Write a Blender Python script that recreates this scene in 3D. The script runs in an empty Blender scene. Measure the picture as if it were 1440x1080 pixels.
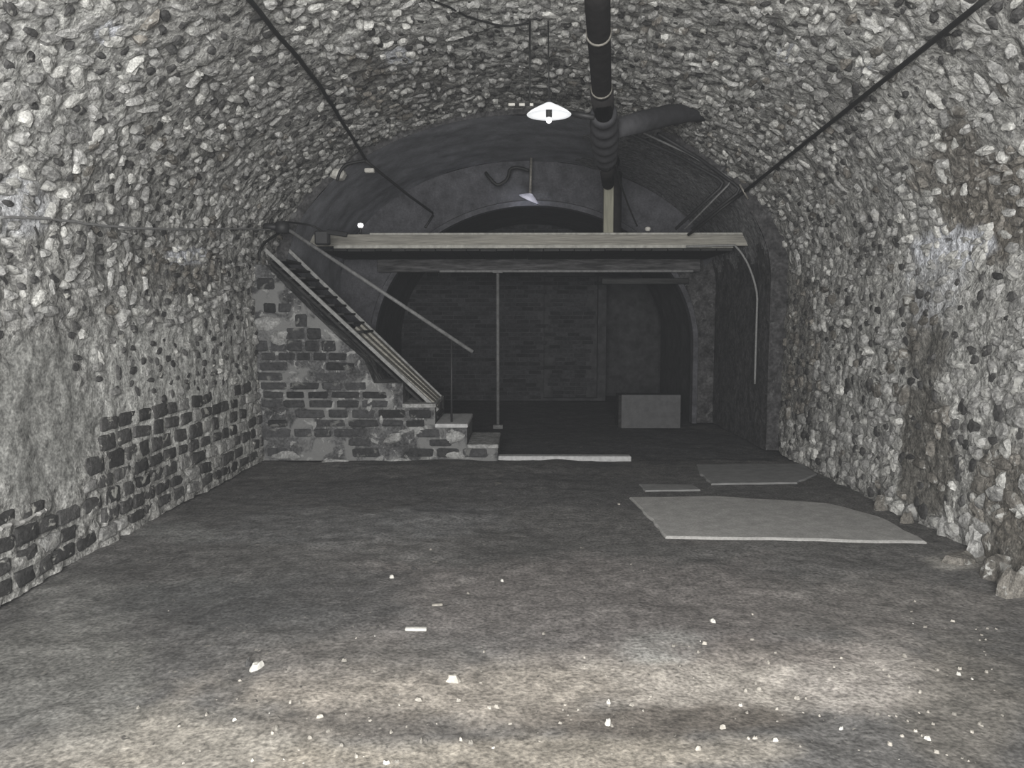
import bpy, math, random
import numpy as np
from mathutils import Vector, Matrix
random.seed(7)
rs = np.random.RandomState(11)
C = bpy.context.scene.collection
sc = bpy.context.scene

# ------------------------------------------------------------------ camera
F = 1080.0
CAM = np.array([0.0, 0.0, 1.6])
PITCH, YAW = math.atan(98/F), math.atan(14/F)
fw = np.array([-math.sin(YAW)*math.cos(PITCH), math.cos(YAW)*math.cos(PITCH), -math.sin(PITCH)])
rt = np.array([math.cos(YAW), math.sin(YAW), 0.0])
up = np.cross(rt, fw)
cd = bpy.data.cameras.new('camera'); cam = bpy.data.objects.new('camera', cd); C.objects.link(cam)
cd.sensor_width = 36; cd.lens = 36*F/1440; cd.clip_start = .05; cd.clip_end = 100
cam.matrix_world = Matrix(((rt[0], up[0], -fw[0], CAM[0]), (rt[1], up[1], -fw[1], CAM[1]), (rt[2], up[2], -fw[2], CAM[2]), (0, 0, 0, 1)))
sc.camera = cam

# ------------------------------------------------------------------ world, light, exposure
sc.view_settings.view_transform = 'Standard'; sc.view_settings.look = 'None'
sc.view_settings.gamma = 1.0; sc.view_settings.use_curve_mapping = False
sc.view_settings.exposure = 0.0
w = bpy.data.worlds.new('World'); sc.world = w; w.use_nodes = True
w.node_tree.nodes['Background'].inputs[0].default_value = (.8, .9, 1, 1)
w.node_tree.nodes['Background'].inputs[1].default_value = 0.5

# thin haze added to the air to lift the deepest shadows
vs_ = w.node_tree.nodes.new('ShaderNodeVolumeScatter'); vs_.inputs['Density'].default_value = .0035; vs_.inputs['Color'].default_value = (.92, .95, 1, 1)
vs_.inputs['Anisotropy'].default_value = .2
w.node_tree.links.new(vs_.outputs[0], w.node_tree.nodes['World Output'].inputs['Volume'])
def light(name, kind, loc, energy, col, **kw):
    l = bpy.data.lights.new(name, kind); l.energy = energy; l.color = col
    o = bpy.data.objects.new(name, l); C.objects.link(o); o.location = loc
    for k, v in kw.items(): setattr(l, k, v)
    return o
# daylight coming in through the open mouth of the cellar, behind the camera
L1 = light('entrance_daylight', 'AREA', (-.35, -1.4, 2.1), 980, (1, .993, .975), shape='RECTANGLE', size=3.0, size_y=2.4)
L1.rotation_euler = (math.radians(90), 0, 0)

# ------------------------------------------------------------------ maths helpers
def P(px, py, d):
    """world point at depth y=d seen at pixel px,py"""
    r = fw*F + rt*(px-720) - up*(py-540)
    return CAM + r*(d/r[1])
def proj(p):
    q = np.asarray(p) - CAM
    z = q@fw
    z = np.where(z < .05, .05, z)
    return 720+F*(q@rt)/z, 540-F*(q@up)/z, q@fw
def floor_pt(px, py, z=0.0):
    r = fw*F + rt*(px-720) - up*(py-540)
    return CAM + r*((z-CAM[2])/r[2])

def _h(ix, iy, iz, seed):
    n = (ix*374761393 + iy*668265263 + iz*2147483647 + seed*974711) & 0xffffffff
    n = ((n ^ (n >> 13))*1274126177) & 0xffffffff
    n = ((n ^ (n >> 15))*2246822519) & 0xffffffff
    return ((n ^ (n >> 16)) & 0xffff)/65535.0*2-1
def vnoise(p, seed=0):
    p = np.asarray(p, float); i = np.floor(p).astype(np.int64); f = p-i; f = f*f*(3-2*f)
    r = 0
    for a in (0, 1):
        for b in (0, 1):
            for c in (0, 1):
                wgt = (f[..., 0] if a else 1-f[..., 0])*(f[..., 1] if b else 1-f[..., 1])*(f[..., 2] if c else 1-f[..., 2])
                r = r + wgt*_h(i[..., 0]+a, i[..., 1]+b, i[..., 2]+c, seed)
    return r
def fbm(p, octs=3, seed=0):
    p = np.asarray(p, float); r = 0; a = 1.0
    for k in range(octs):
        r = r + a*vnoise(p*(2**k)+k*17.3, seed+k); a *= .5
    return r

# ------------------------------------------------------------------ object helpers
def tag(o, label=None, cat=None, group=None, kind=None):
    if label: o['label'] = label
    if cat: o['category'] = cat
    if group: o['group'] = group
    if kind: o['kind'] = kind
    return o
def empty(name, loc, label=None, cat=None, group=None):
    o = bpy.data.objects.new(name, None); C.objects.link(o); o.location = loc; o.empty_display_size = .1
    return tag(o, label, cat, group)
def link(name, me, mat=None, parent=None, smooth=False):
    o = bpy.data.objects.new(name, me); C.objects.link(o)
    if mat is not None:
        for m in (mat if isinstance(mat, (list, tuple)) else [mat]): me.materials.append(m)
    if smooth: me.polygons.foreach_set('use_smooth', [True]*len(me.polygons))
    if parent is not None:
        o.parent = parent
        o.matrix_parent_inverse = Matrix.Translation(-Vector(parent.location))
    return o
def mesh(name, v, f):
    me = bpy.data.meshes.new(name); me.from_pydata([tuple(map(float, a)) for a in v], [], [tuple(map(int, a)) for a in f]); me.update(); return me
def obj(name, parts, mat, parent=None, smooth=False):
    """parts: list of (verts, faces) joined into one mesh object"""
    v, f = [], []
    for a, b in parts:
        n = len(v); v += [tuple(x) for x in a]; f += [tuple(n+i for i in q) for q in b]
    return link(name, mesh(name, v, f), mat, parent, smooth)
def box(lo, hi, ch=.004):
    """box with chamfered edges along its faces (24 verts)"""
    lo = np.array(lo, float); hi = np.array(hi, float); ch = min(ch, *((hi-lo)*.3))
    v = []; f = []
    idx = {}
    for ax in range(3):
        for sgn in (0, 1):
            for a in (0, 1):
                for b in (0, 1):
                    p = [0, 0, 0]; o1, o2 = (ax+1) % 3, (ax+2) % 3
                    p[ax] = hi[ax] if sgn else lo[ax]
                    p[o1] = hi[o1]-ch if a else lo[o1]+ch
                    p[o2] = hi[o2]-ch if b else lo[o2]+ch
                    s = [0, 0, 0]; s[ax] = sgn; s[o1] = a; s[o2] = b
                    idx[(ax, tuple(s))] = len(v); v.append(tuple(p))
    for ax in range(3):
        o1, o2 = (ax+1) % 3, (ax+2) % 3
        for sgn in (0, 1):
            q = []
            for a, b in ((0, 0), (1, 0), (1, 1), (0, 1)):
                s = [0, 0, 0]; s[ax] = sgn; s[o1] = a; s[o2] = b; q.append(idx[(ax, tuple(s))])
            f.append(q if sgn else q[::-1])
    for ax in range(3):            # edges running along ax
        o1, o2 = (ax+1) % 3, (ax+2) % 3
        for a in (0, 1):
            for b in (0, 1):
                def k(fa, t):
                    s = [0, 0, 0]; s[ax] = t; s[o1] = a; s[o2] = b; return idx[(fa, tuple(s))]
                q = [k(o1, 0), k(o1, 1), k(o2, 1), k(o2, 0)]
                f.append(q if (a == b) == False else q[::-1])
    for a in (0, 1):
        for b in (0, 1):
            for c in (0, 1):
                q = [idx[(0, (a, b, c))], idx[(1, (a, b, c))], idx[(2, (a, b, c))]]
                f.append(q if (a+b+c) % 2 else q[::-1])
    return v, f
def beam_between(p, q, wdt, hgt, updir=(0, 0, 1)):
    p = np.array(p, float); q = np.array(q, float); d = q-p; L = np.linalg.norm(d); d /= L
    s = np.cross(d, updir); s /= np.linalg.norm(s); u = np.cross(s, d)
    v, f = box((-wdt/2, 0, -hgt/2), (wdt/2, L, hgt/2))
    return [tuple(p + s*a[0] + d*a[1] + u*a[2]) for a in v], f
def tube(pts, r, n=8, caps=True):
    pts = [np.array(p, float) for p in pts]; m = len(pts)
    rr = r if isinstance(r, (list, tuple)) else [r]*m
    v = []; f = []; ref = None
    for i in range(m):
        t = pts[min(i+1, m-1)] - pts[max(i-1, 0)]; t /= max(np.linalg.norm(t), 1e-9)
        if ref is None: ref = np.array([0, 0, 1.]) if abs(t[2]) < .9 else np.array([1., 0, 0])
        a = np.cross(t, ref); a /= np.linalg.norm(a); b = np.cross(a, t); ref = b
        for k in range(n):
            th = 2*math.pi*k/n; v.append(tuple(pts[i] + (a*math.cos(th)+b*math.sin(th))*rr[i]))
    for i in range(m-1):
        for k in range(n):
            k2 = (k+1) % n; f.append((i*n+k, i*n+k2, (i+1)*n+k2, (i+1)*n+k))
    if caps: f.append(tuple(range(n))[::-1]); f.append(tuple(range((m-1)*n, m*n)))
    return v, f
def lathe(prof, c, n=28):
    v = []; f = []
    for r, z in prof:
        for k in range(n):
            th = 2*math.pi*k/n; v.append((c[0]+r*math.cos(th), c[1]+r*math.sin(th), c[2]+z))
    for i in range(len(prof)-1):
        for k in range(n):
            k2 = (k+1) % n; f.append((i*n+k, i*n+k2, (i+1)*n+k2, (i+1)*n+k))
    return v, f
def smooth_path(pts, sub=6, jit=0.0):
    pts = [np.array(p, float) for p in pts]; out = []
    for i in range(len(pts)-1):
        p0, p1, p2, p3 = pts[max(i-1, 0)], pts[i], pts[i+1], pts[min(i+2, len(pts)-1)]
        for k in range(sub):
            t = k/sub
            out.append(.5*((2*p1)+(-p0+p2)*t+(2*p0-5*p1+4*p2-p3)*t*t+(-p0+3*p1-3*p2+p3)*t**3) + rs.uniform(-jit, jit, 3))
    out.append(pts[-1]); return out

# ------------------------------------------------------------------ materials
def mat(name, col, rough=.85, nscale=30, lo=.6, hi=1.35, bump=.3, bdist=.01, metal=0, detail=6, spread=.0, attr=None, spec=.3,
        scale2=None, amt2=.4, smear=None, emit=None, stretch=(1, 1, 1), island=False):
    m = bpy.data.materials.new(name); m.use_nodes = True; N = m.node_tree.nodes; L = m.node_tree.links
    b = N['Principled BSDF']; b.inputs['Roughness'].default_value = rough; b.inputs['Metallic'].default_value = metal
    b.inputs['Specular IOR Level'].default_value = spec
    g = N.new('ShaderNodeNewGeometry')
    mp = N.new('ShaderNodeMapping'); mp.inputs['Scale'].default_value = stretch; L.new(g.outputs['Position'], mp.inputs[0])
    n = N.new('ShaderNodeTexNoise'); n.inputs['Scale'].default_value = nscale; n.inputs['Detail'].default_value = detail
    n.inputs['Roughness'].default_value = .65; L.new(mp.outputs[0], n.inputs['Vector'])
    r = N.new('ShaderNodeMapRange'); r.inputs[1].default_value = .3; r.inputs[2].default_value = .7
    r.inputs[3].default_value = lo; r.inputs[4].default_value = hi; L.new(n.outputs['Fac'], r.inputs[0])
    fac = r.outputs[0]
    def mul(a, bsock):
        x = N.new('ShaderNodeMath'); x.operation = 'MULTIPLY'; L.new(a, x.inputs[0]); L.new(bsock, x.inputs[1]); return x.outputs[0]
    if scale2:
        n2 = N.new('ShaderNodeTexNoise'); n2.inputs['Scale'].default_value = scale2; n2.inputs['Detail'].default_value = 4
        L.new(mp.outputs[0], n2.inputs['Vector'])
        r2 = N.new('ShaderNodeMapRange'); r2.inputs[1].default_value = .32; r2.inputs[2].default_value = .68
        r2.inputs[3].default_value = 1-amt2; r2.inputs[4].default_value = 1+amt2; L.new(n2.outputs['Fac'], r2.inputs[0])
        fac = mul(fac, r2.outputs[0])
    if spread:
        oi = N.new('ShaderNodeObjectInfo'); ad = N.new('ShaderNodeMath'); ad.operation = 'ADD'
        L.new(oi.outputs['Random'], ad.inputs[0]); L.new(g.outputs['Random Per Island'], ad.inputs[1])
        fr = N.new('ShaderNodeMath'); fr.operation = 'FRACT'; L.new(ad.outputs[0], fr.inputs[0])
        r3 = N.new('ShaderNodeMapRange'); r3.inputs[3].default_value = 1-spread; r3.inputs[4].default_value = 1+spread
        L.new(fr.outputs[0], r3.inputs[0]); fac = mul(fac, r3.outputs[0])
    vm = N.new('ShaderNodeVectorMath'); vm.operation = 'SCALE'; L.new(fac, vm.inputs['Scale'])
    if attr:
        at = N.new('ShaderNodeAttribute'); at.attribute_name = attr; L.new(at.outputs['Color'], vm.inputs[0])
    else: vm.inputs[0].default_value = col
    csock = vm.outputs[0]
    for sc_, th_, wd_, c_ in (smear or []):
        ns_ = N.new('ShaderNodeTexNoise'); ns_.inputs['Scale'].default_value = sc_; ns_.inputs['Detail'].default_value = 5
        ns_.inputs['Roughness'].default_value = .6; ns_.inputs['Distortion'].default_value = .6
        L.new(g.outputs['Position'], ns_.inputs['Vector'])
        rr = N.new('ShaderNodeMapRange'); rr.inputs[1].default_value = th_; rr.inputs[2].default_value = th_+wd_; rr.inputs[3].default_value = 0
        rr.inputs[4].default_value = .85; L.new(ns_.outputs['Fac'], rr.inputs[0])
        rsock = rr.outputs[0]
        if attr: rsock = mul(rsock, at.outputs['Alpha'])
        mx = N.new('ShaderNodeMix'); mx.data_type = 'RGBA'; L.new(rsock, mx.inputs[0]); L.new(csock, mx.inputs[6])
        mx.inputs[7].default_value = (*c_, 1); csock = mx.outputs[2]
    L.new(csock, b.inputs['Base Color'])
    if bump:
        bp = N.new('ShaderNodeBump'); bp.inputs['Strength'].default_value = bump; bp.inputs['Distance'].default_value = bdist
        L.new(mul(n.outputs['Fac'], at.outputs['Alpha']) if attr else n.outputs['Fac'], bp.inputs['Height']); L.new(bp.outputs[0], b.inputs['Normal'])
    if emit:
        b.inputs['Emission Color'].default_value = (*emit[:3], 1); b.inputs['Emission Strength'].default_value = emit[3]
    return m
M = {}
SM = [(7.5, .56, .07, (.31, .307, .29)), (15, .60, .07, (.40, .397, .38))]
SMD = SM+[(12.3, .60, .04, (.06, .059, .057))]
M['mortar'] = mat('lime_mortar', (.3, .3, .3), .95, 22, .35, 1.6, 1.0, .035, attr='Col', scale2=60, amt2=.4, smear=SMD[1:])
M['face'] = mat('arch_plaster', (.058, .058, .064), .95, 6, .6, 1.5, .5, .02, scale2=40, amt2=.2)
M['plaster'] = mat('grey_plaster', (.15, .153, .166), .9, 3.5, .6, 1.4, .3, .02, scale2=40, amt2=.12)
M['stone_mid'] = mat('stone_mid', (.225, .223, .216), .9, 26, .5, 1.55, .9, .02, spread=.35, scale2=90, amt2=.3, smear=SM)
M['stone_dark'] = mat('stone_dark', (.048, .047, .046), .9, 26, .55, 1.5, .8, .015, spread=.4, scale2=90, amt2=.3, smear=[(9, .61, .06, (.36, .355, .33))])
M['stone_pale'] = mat('stone_pale', (.36, .357, .34), .9, 26, .55, 1.4, .9, .02, spread=.25, scale2=90, amt2=.3)
M['stone_brown'] = mat('stone_brown', (.12, .112, .1), .9, 26, .5, 1.5, .9, .02, spread=.4, scale2=90, amt2=.3, smear=SM)
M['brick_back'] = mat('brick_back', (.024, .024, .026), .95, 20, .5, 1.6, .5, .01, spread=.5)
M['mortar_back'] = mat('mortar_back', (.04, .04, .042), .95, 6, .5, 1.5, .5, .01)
M['wood'] = mat('weathered_wood', (.2, .192, .17), .8, 14, .55, 1.35, .4, .004, stretch=(.25, 3, 6), scale2=3, amt2=.2)
M['wood_post'] = mat('pale_post_wood', (.2, .195, .155), .8, 14, .7, 1.25, .3, .003, stretch=(6, 3, .3))
M['wood_dark'] = mat('dark_wood', (.02, .02, .02), .85, 10, .45, 1.6, .5, .006, stretch=(.3, 3, 4), scale2=3, amt2=.5)
M['plank'] = mat('pale_plank', (.3, .295, .27), .8, 16, .65, 1.25, .3, .003)
M['rail'] = mat('painted_rail', (.13, .13, .13), .6, 20, .6, 1.3, .2, .003)
M['rail_pale'] = mat('pale_rail', (.2, .2, .195), .7, 20, .6, 1.3, .2, .003)
M['iron'] = mat('dark_iron', (.018, .018, .019), .6, 30, .7, 1.3, .2, .003, spec=.4)
M['duct'] = mat('sooty_duct', (.016, .015, .015), .85, 14, .7, 1.4, .1, .004, spec=.1)
M['sleeve'] = mat('grey_sleeve', (.035, .035, .038), .75, 12, .7, 1.3, .3, .005)
M['clamp'] = mat('galvanised', (.2, .19, .17), .5, 40, .6, 1.3, .2, .002, metal=.3)
M['cable'] = mat('black_cable', (.012, .012, .012), .6, 40, .8, 1.2, 0)
M['wire_grey'] = mat('grey_wire', (.17, .17, .168), .7, 40, .8, 1.2, 0)
M['enamel'] = mat('white_enamel', (.85, .86, .88), .35, 3, .97, 1.03, 0, emit=(.96, .98, 1, .6))
M['enamel2'] = mat('worn_enamel', (.7, .7, .8), .4, 14, .6, 1.1, .2, .003, emit=(.8, .8, 1, .16))
M['bulb'] = mat('lit_bulb', (.9, .9, .9), .3, 3, 1, 1, 0, emit=(1, 1, 1, 2.2))
M['slab'] = mat('cement_slab', (.27, .265, .255), .9, 10, .8, 1.2, .3, .006, scale2=60, amt2=.15)
M['rough_right'] = mat('dark_masonry_shade', (.042, .041, .042), .95, 9, .3, 1.8, .8, .03, scale2=30, amt2=.4, smear=[(7, .6, .06, (.1, .1, .1))])  # bare dark masonry, and the painted shadow line on the front arch
M['rough_grey'] = mat('rough_grey_render', (.12, .12, .122), .95, 12, .35, 1.7, .9, .03, scale2=30, amt2=.4, smear=[(9, .6, .06, (.22, .22, .22)), (12, .62, .04, (.03, .03, .03))])
M['slab2'] = mat('damp_cement', (.16, .16, .158), .9, 10, .8, 1.2, .3, .006)
M['panel'] = mat('grey_panel', (.075, .075, .077), .8, 12, .8, 1.2, .2, .003)
M['floor'] = mat('earth_floor', (.1, .1, .1), .95, 9, .6, 1.45, .8, .02, attr='Col', scale2=55, amt2=.45, detail=9, smear=[(34, .655, .05, (.24, .225, .2)), (11, .66, .06, (.17, .16, .145)), (19, .66, .05, (.04, .038, .036))])
M['chalk'] = mat('chalky_white', (.42, .41, .38), .9, 40, .8, 1.2, .3, .003)
M['pebble'] = mat('pebble_grey', (.24, .225, .2), .9, 40, .7, 1.3, .3, .003, spread=.4)
M['patch'] = mat('pale_mortar', (.2, .2, .196), .95, 12, .5, 1.6, .6, .01, scale2=50, amt2=.3)
M['step'] = mat('pale_step_stone', (.36, .36, .36), .9, 20, .7, 1.25, .4, .006)

# ------------------------------------------------------------------ vault section 1
Y0, Y1, Y2, Y3 = -1.5, 9.0, 11.3, 14.2
def profile(cx, a, b, zs, n=400):
    pts = [(cx-a, z) for z in np.linspace(0, zs, max(2, int(zs/.02)))[:-1]]
    for t in np.linspace(math.pi, 0, n): pts.append((cx+a*math.cos(t), zs+b*math.sin(t)))
    pts += [(cx+a, z) for z in np.linspace(zs, 0, max(2, int(zs/.02)))[1:]]
    return np.array(pts)
PR1 = profile(.1, 2.97, 1.93, 2.0)
PR2 = profile(.06, 2.82, 1.87, 2.0)
PR3 = profile(.17, 2.40, 2.08, 1.15)
def arc(pr):
    s = np.concatenate([[0], np.cumsum(np.linalg.norm(np.diff(pr, axis=0), axis=1))]); return s
S1 = arc(PR1); ST = S1[-1]
def surf(s, y, off=0.0):
    """point and inward normal on vault 1"""
    s = np.asarray(s, float); y = np.asarray(y, float)
    x = np.interp(s, S1, PR1[:, 0]); z = np.interp(s, S1, PR1[:, 1])
    e = .03
    dx = np.interp(s+e, S1, PR1[:, 0])-np.interp(s-e, S1, PR1[:, 0]); dz = np.interp(s+e, S1, PR1[:, 1])-np.interp(s-e, S1, PR1[:, 1])
    l = np.hypot(dx, dz); tx, tz = dx/l, dz/l
    n = np.stack([tz, 0*x, -tx], -1); t = np.stack([tx, 0*x, tz], -1)
    p = np.stack([x, y+0*x, z], -1)
    dsp = .05*fbm(p*.8, 2, 5)*.7 + .013*fbm(p*6, 3, 9)
    # foot of the right wall bulges out and slumps
    foot = np.exp(-np.maximum(z, 0)/.35)*(x > 0)*np.clip(fbm(p*1.3, 2, 33)*.6+.45, 0, 1)
    dsp = dsp + .16*foot
    return p + n*(dsp+off)[..., None], n, t
SL = S1[np.argmax(PR1[:, 1] >= 1.9)]; SR = ST-SL

def hit(px, py, off=.03, dmin=2.0, dmax=9.0):
    """point where the view ray meets vault 1 (inset by off)"""
    for d in np.arange(dmin, dmax, .01):
        p = P(px, py, d); x, z = p[0]-.1, p[2]
        a, b = 2.97-off, 1.93-off
        if (z > 2 and (x/a)**2+((z-2)/b)**2 > 1) or (z <= 2 and abs(x) > a): return p
    return P(px, py, dmax)

# albedo patches that belong to the walls: (px, py, rx, ry, kind, weight)
PATCH = [(50, 600, 85, 115, 'plaster', 1.3), (40, 520, 60, 50, 'plaster', .8), (675, 100, 135, 75, 'holes', 1), (420, 130, 70, 90, 'holes', .5), 
         (1305, 640, 42, 95, 'dirt', 1.3), (1300, 480, 30, 60, 'dirt', .9), (1400, 290, 70, 70, 'brown', 1.2), (1340, 240, 50, 60, 'brown', .8),
         (1420, 700, 50, 90, 'brown', .9), (1420, 780, 40, 60, 'dirt', 1), (1335, 345, 55, 28, 'white', 1.3), (1310, 400, 40, 60, 'white', .4), (152, 48, 22, 18, 'white', 1.3),
         (262, 360, 26, 14, 'white', 1.2), (1110, 75, 14, 14, 'white', 1), (560, 80, 20, 12, 'white', .9), (240, 540, 130, 110, 'lime', .9), (290, 500, 60, 60, 'lime', .7), (330, 610, 50, 40, 'lime', .7),
         (1215, 95, 12, 12, 'white', .9), (20, 290, 50, 40, 'white', .5), (60, 100, 140, 120, 'lime', .5), (640, 40, 200, 50, 'lime', .5), (1110, 80, 120, 60, 'lime', .4),
         (1320, 520, 120, 160, 'lime', .4), (250, 380, 80, 40, 'dirt', .5), (320, 470, 50, 50, 'lime', .4),
         (560, 110, 90, 60, 'dirt', .45), (1110, 480, 40, 120, 'dirt', .6)]
COL = {'holes': (.2, .198, .19), 'lime': (.36, .36, .345), 'plaster': (.2, .2, .19), 'dirt': (.105, .1, .09), 'brown': (.125, .115, .1), 'white': (.5, .51, .54)}
def patches(p):
    px, py, dz = proj(p)
    wn = fbm(p*5, 3, 21)
    out = {k: np.zeros(px.shape) for k in COL}
    for x, y, rx, ry, k, wt in PATCH:
        d = np.sqrt(((px-x)/rx)**2+((py-y)/ry)**2) + wn*.28
        out[k] = np.maximum(out[k], wt*np.clip((1.15-d)/.35, 0, 1)*(dz > 0))
    for k in out: out[k] = np.clip(out[k], 0, 1)
    return out

def vault_mesh(name, s0, s1, step=.02):
    ns = int((s1-s0)/step)+1; ny = int((Y1-Y0)/step)+1
    s = np.linspace(s0, s1, ns); y = np.linspace(Y0, Y1, ny)
    Sg, Yg = np.meshgrid(s, y, indexing='ij')
    p0, n, t = surf(Sg, Yg)
    # scattered pits and crumbly relief in the pointing
    r = fbm(p0*11, 3, 41)
    pa = patches(p0); sm_ = np.clip(np.maximum(pa['plaster'], np.maximum(pa['lime']*.75*(p0[..., 0] < -2.5)*(p0[..., 2] < 1.8), pa['dirt']*.4)), 0, 1)
    p = p0 + n*(1-sm_[..., None])*(.019*r + .006*vnoise(p0*24, 43) - .09*np.clip(vnoise(p0*8, 77)-.5, 0, .5))[..., None]
    base = np.array((.255, .252, .24))*np.ones(p.shape)
    base *= (1+.35*fbm(p*2.2, 3, 3))[..., None]
    for k in ('holes', 'lime', 'plaster', 'dirt', 'brown', 'white'):
        base = base*(1-pa[k][..., None]) + np.array(COL[k])*pa[k][..., None]
    base = np.clip(base, .02, .85)
    me = bpy.data.meshes.new(name)
    nv = ns*ny; I = np.arange(nv).reshape(ns, ny)
    q = np.stack([I[:-1, :-1], I[:-1, 1:], I[1:, 1:], I[1:, :-1]], -1).reshape(-1, 4)
    me.vertices.add(nv); me.vertices.foreach_set('co', p.reshape(-1))
    me.loops.add(q.size); me.loops.foreach_set('vertex_index', q.reshape(-1).astype(np.int32))
    me.polygons.add(len(q)); me.polygons.foreach_set('loop_start', np.arange(0, q.size, 4, dtype=np.int32))
    me.update(calc_edges=True)
    ca = me.color_attributes.new('Col', 'FLOAT_COLOR', 'POINT')
    rgba = np.concatenate([base.reshape(-1, 3), 1-.85*sm_.reshape(-1, 1)], 1); ca.data.foreach_set('color', rgba.reshape(-1))
    me.polygons.foreach_set('use_smooth', [True]*len(me.polygons))
    return link(name, me, M['mortar'])
wall_left = tag(vault_mesh('wall_left', 0, SL), 'left cellar wall of rubble and dark brick in pale mortar, below the vault', kind='structure')
ceiling = tag(vault_mesh('ceiling', SL, SR), 'rough rubble stone barrel vault of the front cellar', kind='structure')
wall_right = tag(vault_mesh('wall_right', SR, ST), 'right cellar wall of knobbly rubble with slumped foot', kind='structure')

# ------------------------------------------------------------------ stones
def stone_variant(k, brick=False):
    r = np.random.RandomState(100+k); n = (7+k % 3) if not brick else 10
    ang = np.sort(np.linspace(0, 2*math.pi, n, endpoint=False) + r.uniform(-.22, .22, n))
    ex = 3.6 if not brick else 5.0
    c, s = np.cos(ang), np.sin(ang); rad = (np.abs(c)**ex+np.abs(s)**ex)**(-1/ex)*.5*r.uniform(.78 if not brick else .93, 1.1, n)
    xy = np.stack([c*rad, s*rad], 1)
    if brick:
        n = 8; xy = np.array([(-.5, -.38), (-.42, -.5), (.42, -.5), (.5, -.38), (.5, .38), (.42, .5), (-.42, .5), (-.5, .38)])*r.uniform(.9, 1.04, (8, 2)) + r.uniform(-.02, .02, (8, 2))
    else: xy = xy + r.uniform(-.06, .06, xy.shape); xy[:, 0] += xy[:, 1]*r.uniform(-.35, .35)
    v = [(*q, -.9) for q in xy*1.0] + [(*q, r.uniform(-.02, .25)) for q in xy*(.93)] + [(*q, .45+r.uniform(-.18, .18)) for q in xy*r.uniform(.55, .75)]
    v.append((r.uniform(-.1, .1), r.uniform(-.1, .1), .5+r.uniform(-.1, .15)))
    f = []
    for a in (0, n):
        for i in range(n): f.append((a+i, a+(i+1) % n, a+n+(i+1) % n, a+n+i))
    for i in range(n): f.append((2*n+i, 2*n+(i+1) % n, 3*n))
    return np.array(v), f
VAR = [stone_variant(k) for k in range(16)]; BVAR = [stone_variant(50+k, True) for k in range(8)]
M['stone_sooty'] = mat('stone_sooty', (.03, .03, .031), .9, 26, .55, 1.6, .8, .015, spread=.5, smear=[(6, .6, .06, (.13, .13, .125))])
MN = ['stone_sooty', 'stone_mid', 'stone_dark', 'stone_pale', 'stone_brown']
vmesh = {}
def unit_mesh(kind, k, name):
    key = (kind, k, name)
    if key not in vmesh:
        v, f = (BVAR if kind else VAR)[k]; me = mesh(name, v, f); me.materials.append(M['stone_mid'])
        me.polygons.foreach_set('use_smooth', [bool((k+i) % 4 == 0) for i in range(len(me.polygons))]); vmesh[key] = me
    return vmesh[key]
def lay(parent, stones, name, limit=300):
    """stones: (p, u, v, n, w, h, t, brickkind, variant, matname)"""
    def px_size(s):
        x, y, d = proj(s[0])
        if d < .3 or x < -20 or x > 1460 or y < -20 or y > 1100: return 0
        vd = (CAM-s[0])/np.linalg.norm(CAM-s[0])
        return s[4]*s[5]*abs(float(vd@s[3]))/(d*d)
    stones = sorted(stones, key=px_size, reverse=True)
    for p, u, v, n, w_, h_, t_, bk, k, mn in stones[:limit]:
        o = bpy.data.objects.new(name, unit_mesh(bk, k, name)); C.objects.link(o)
        m = np.eye(4); m[:3, 0] = u*w_; m[:3, 1] = v*h_; m[:3, 2] = n*t_; m[:3, 3] = p
        o.matrix_world = Matrix(m.tolist()); o.parent = parent
        o.matrix_parent_inverse = parent.matrix_world.inverted() if parent.type != 'EMPTY' else Matrix.Translation(-Vector(parent.location))
        o.material_slots[0].link = 'OBJECT'; o.material_slots[0].material = M[mn]
    rest = stones[limit:]
    if not rest: return
    V, Fq, Ft, mi = [], [], [], []
    vs = []; fs = []; mats = []; n0 = 0; sm = []
    for p, u, v, n, w_, h_, t_, bk, k, mn in rest:
        vv, ff = (BVAR if bk else VAR)[k]
        vs.append(p + vv[:, :1]*w_*u + vv[:, 1:2]*h_*v + vv[:, 2:]*t_*n)
        fs += [tuple(i+n0 for i in q) for q in ff]; mats += [MN.index(mn) if mn in MN else 0]*len(ff); n0 += len(vv)
        sm += [bool((k+i) % 4 == 0) for i in range(len(ff))]
    me = bpy.data.meshes.new(name+'_rest'); me.from_pydata(np.concatenate(vs), [], fs); me.update()
    o = link(name, me, [M[a] for a in MN], parent)
    me.polygons.foreach_set('material_index', mats); me.polygons.foreach_set('use_smooth', sm); o['kind'] = 'stuff'

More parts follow.
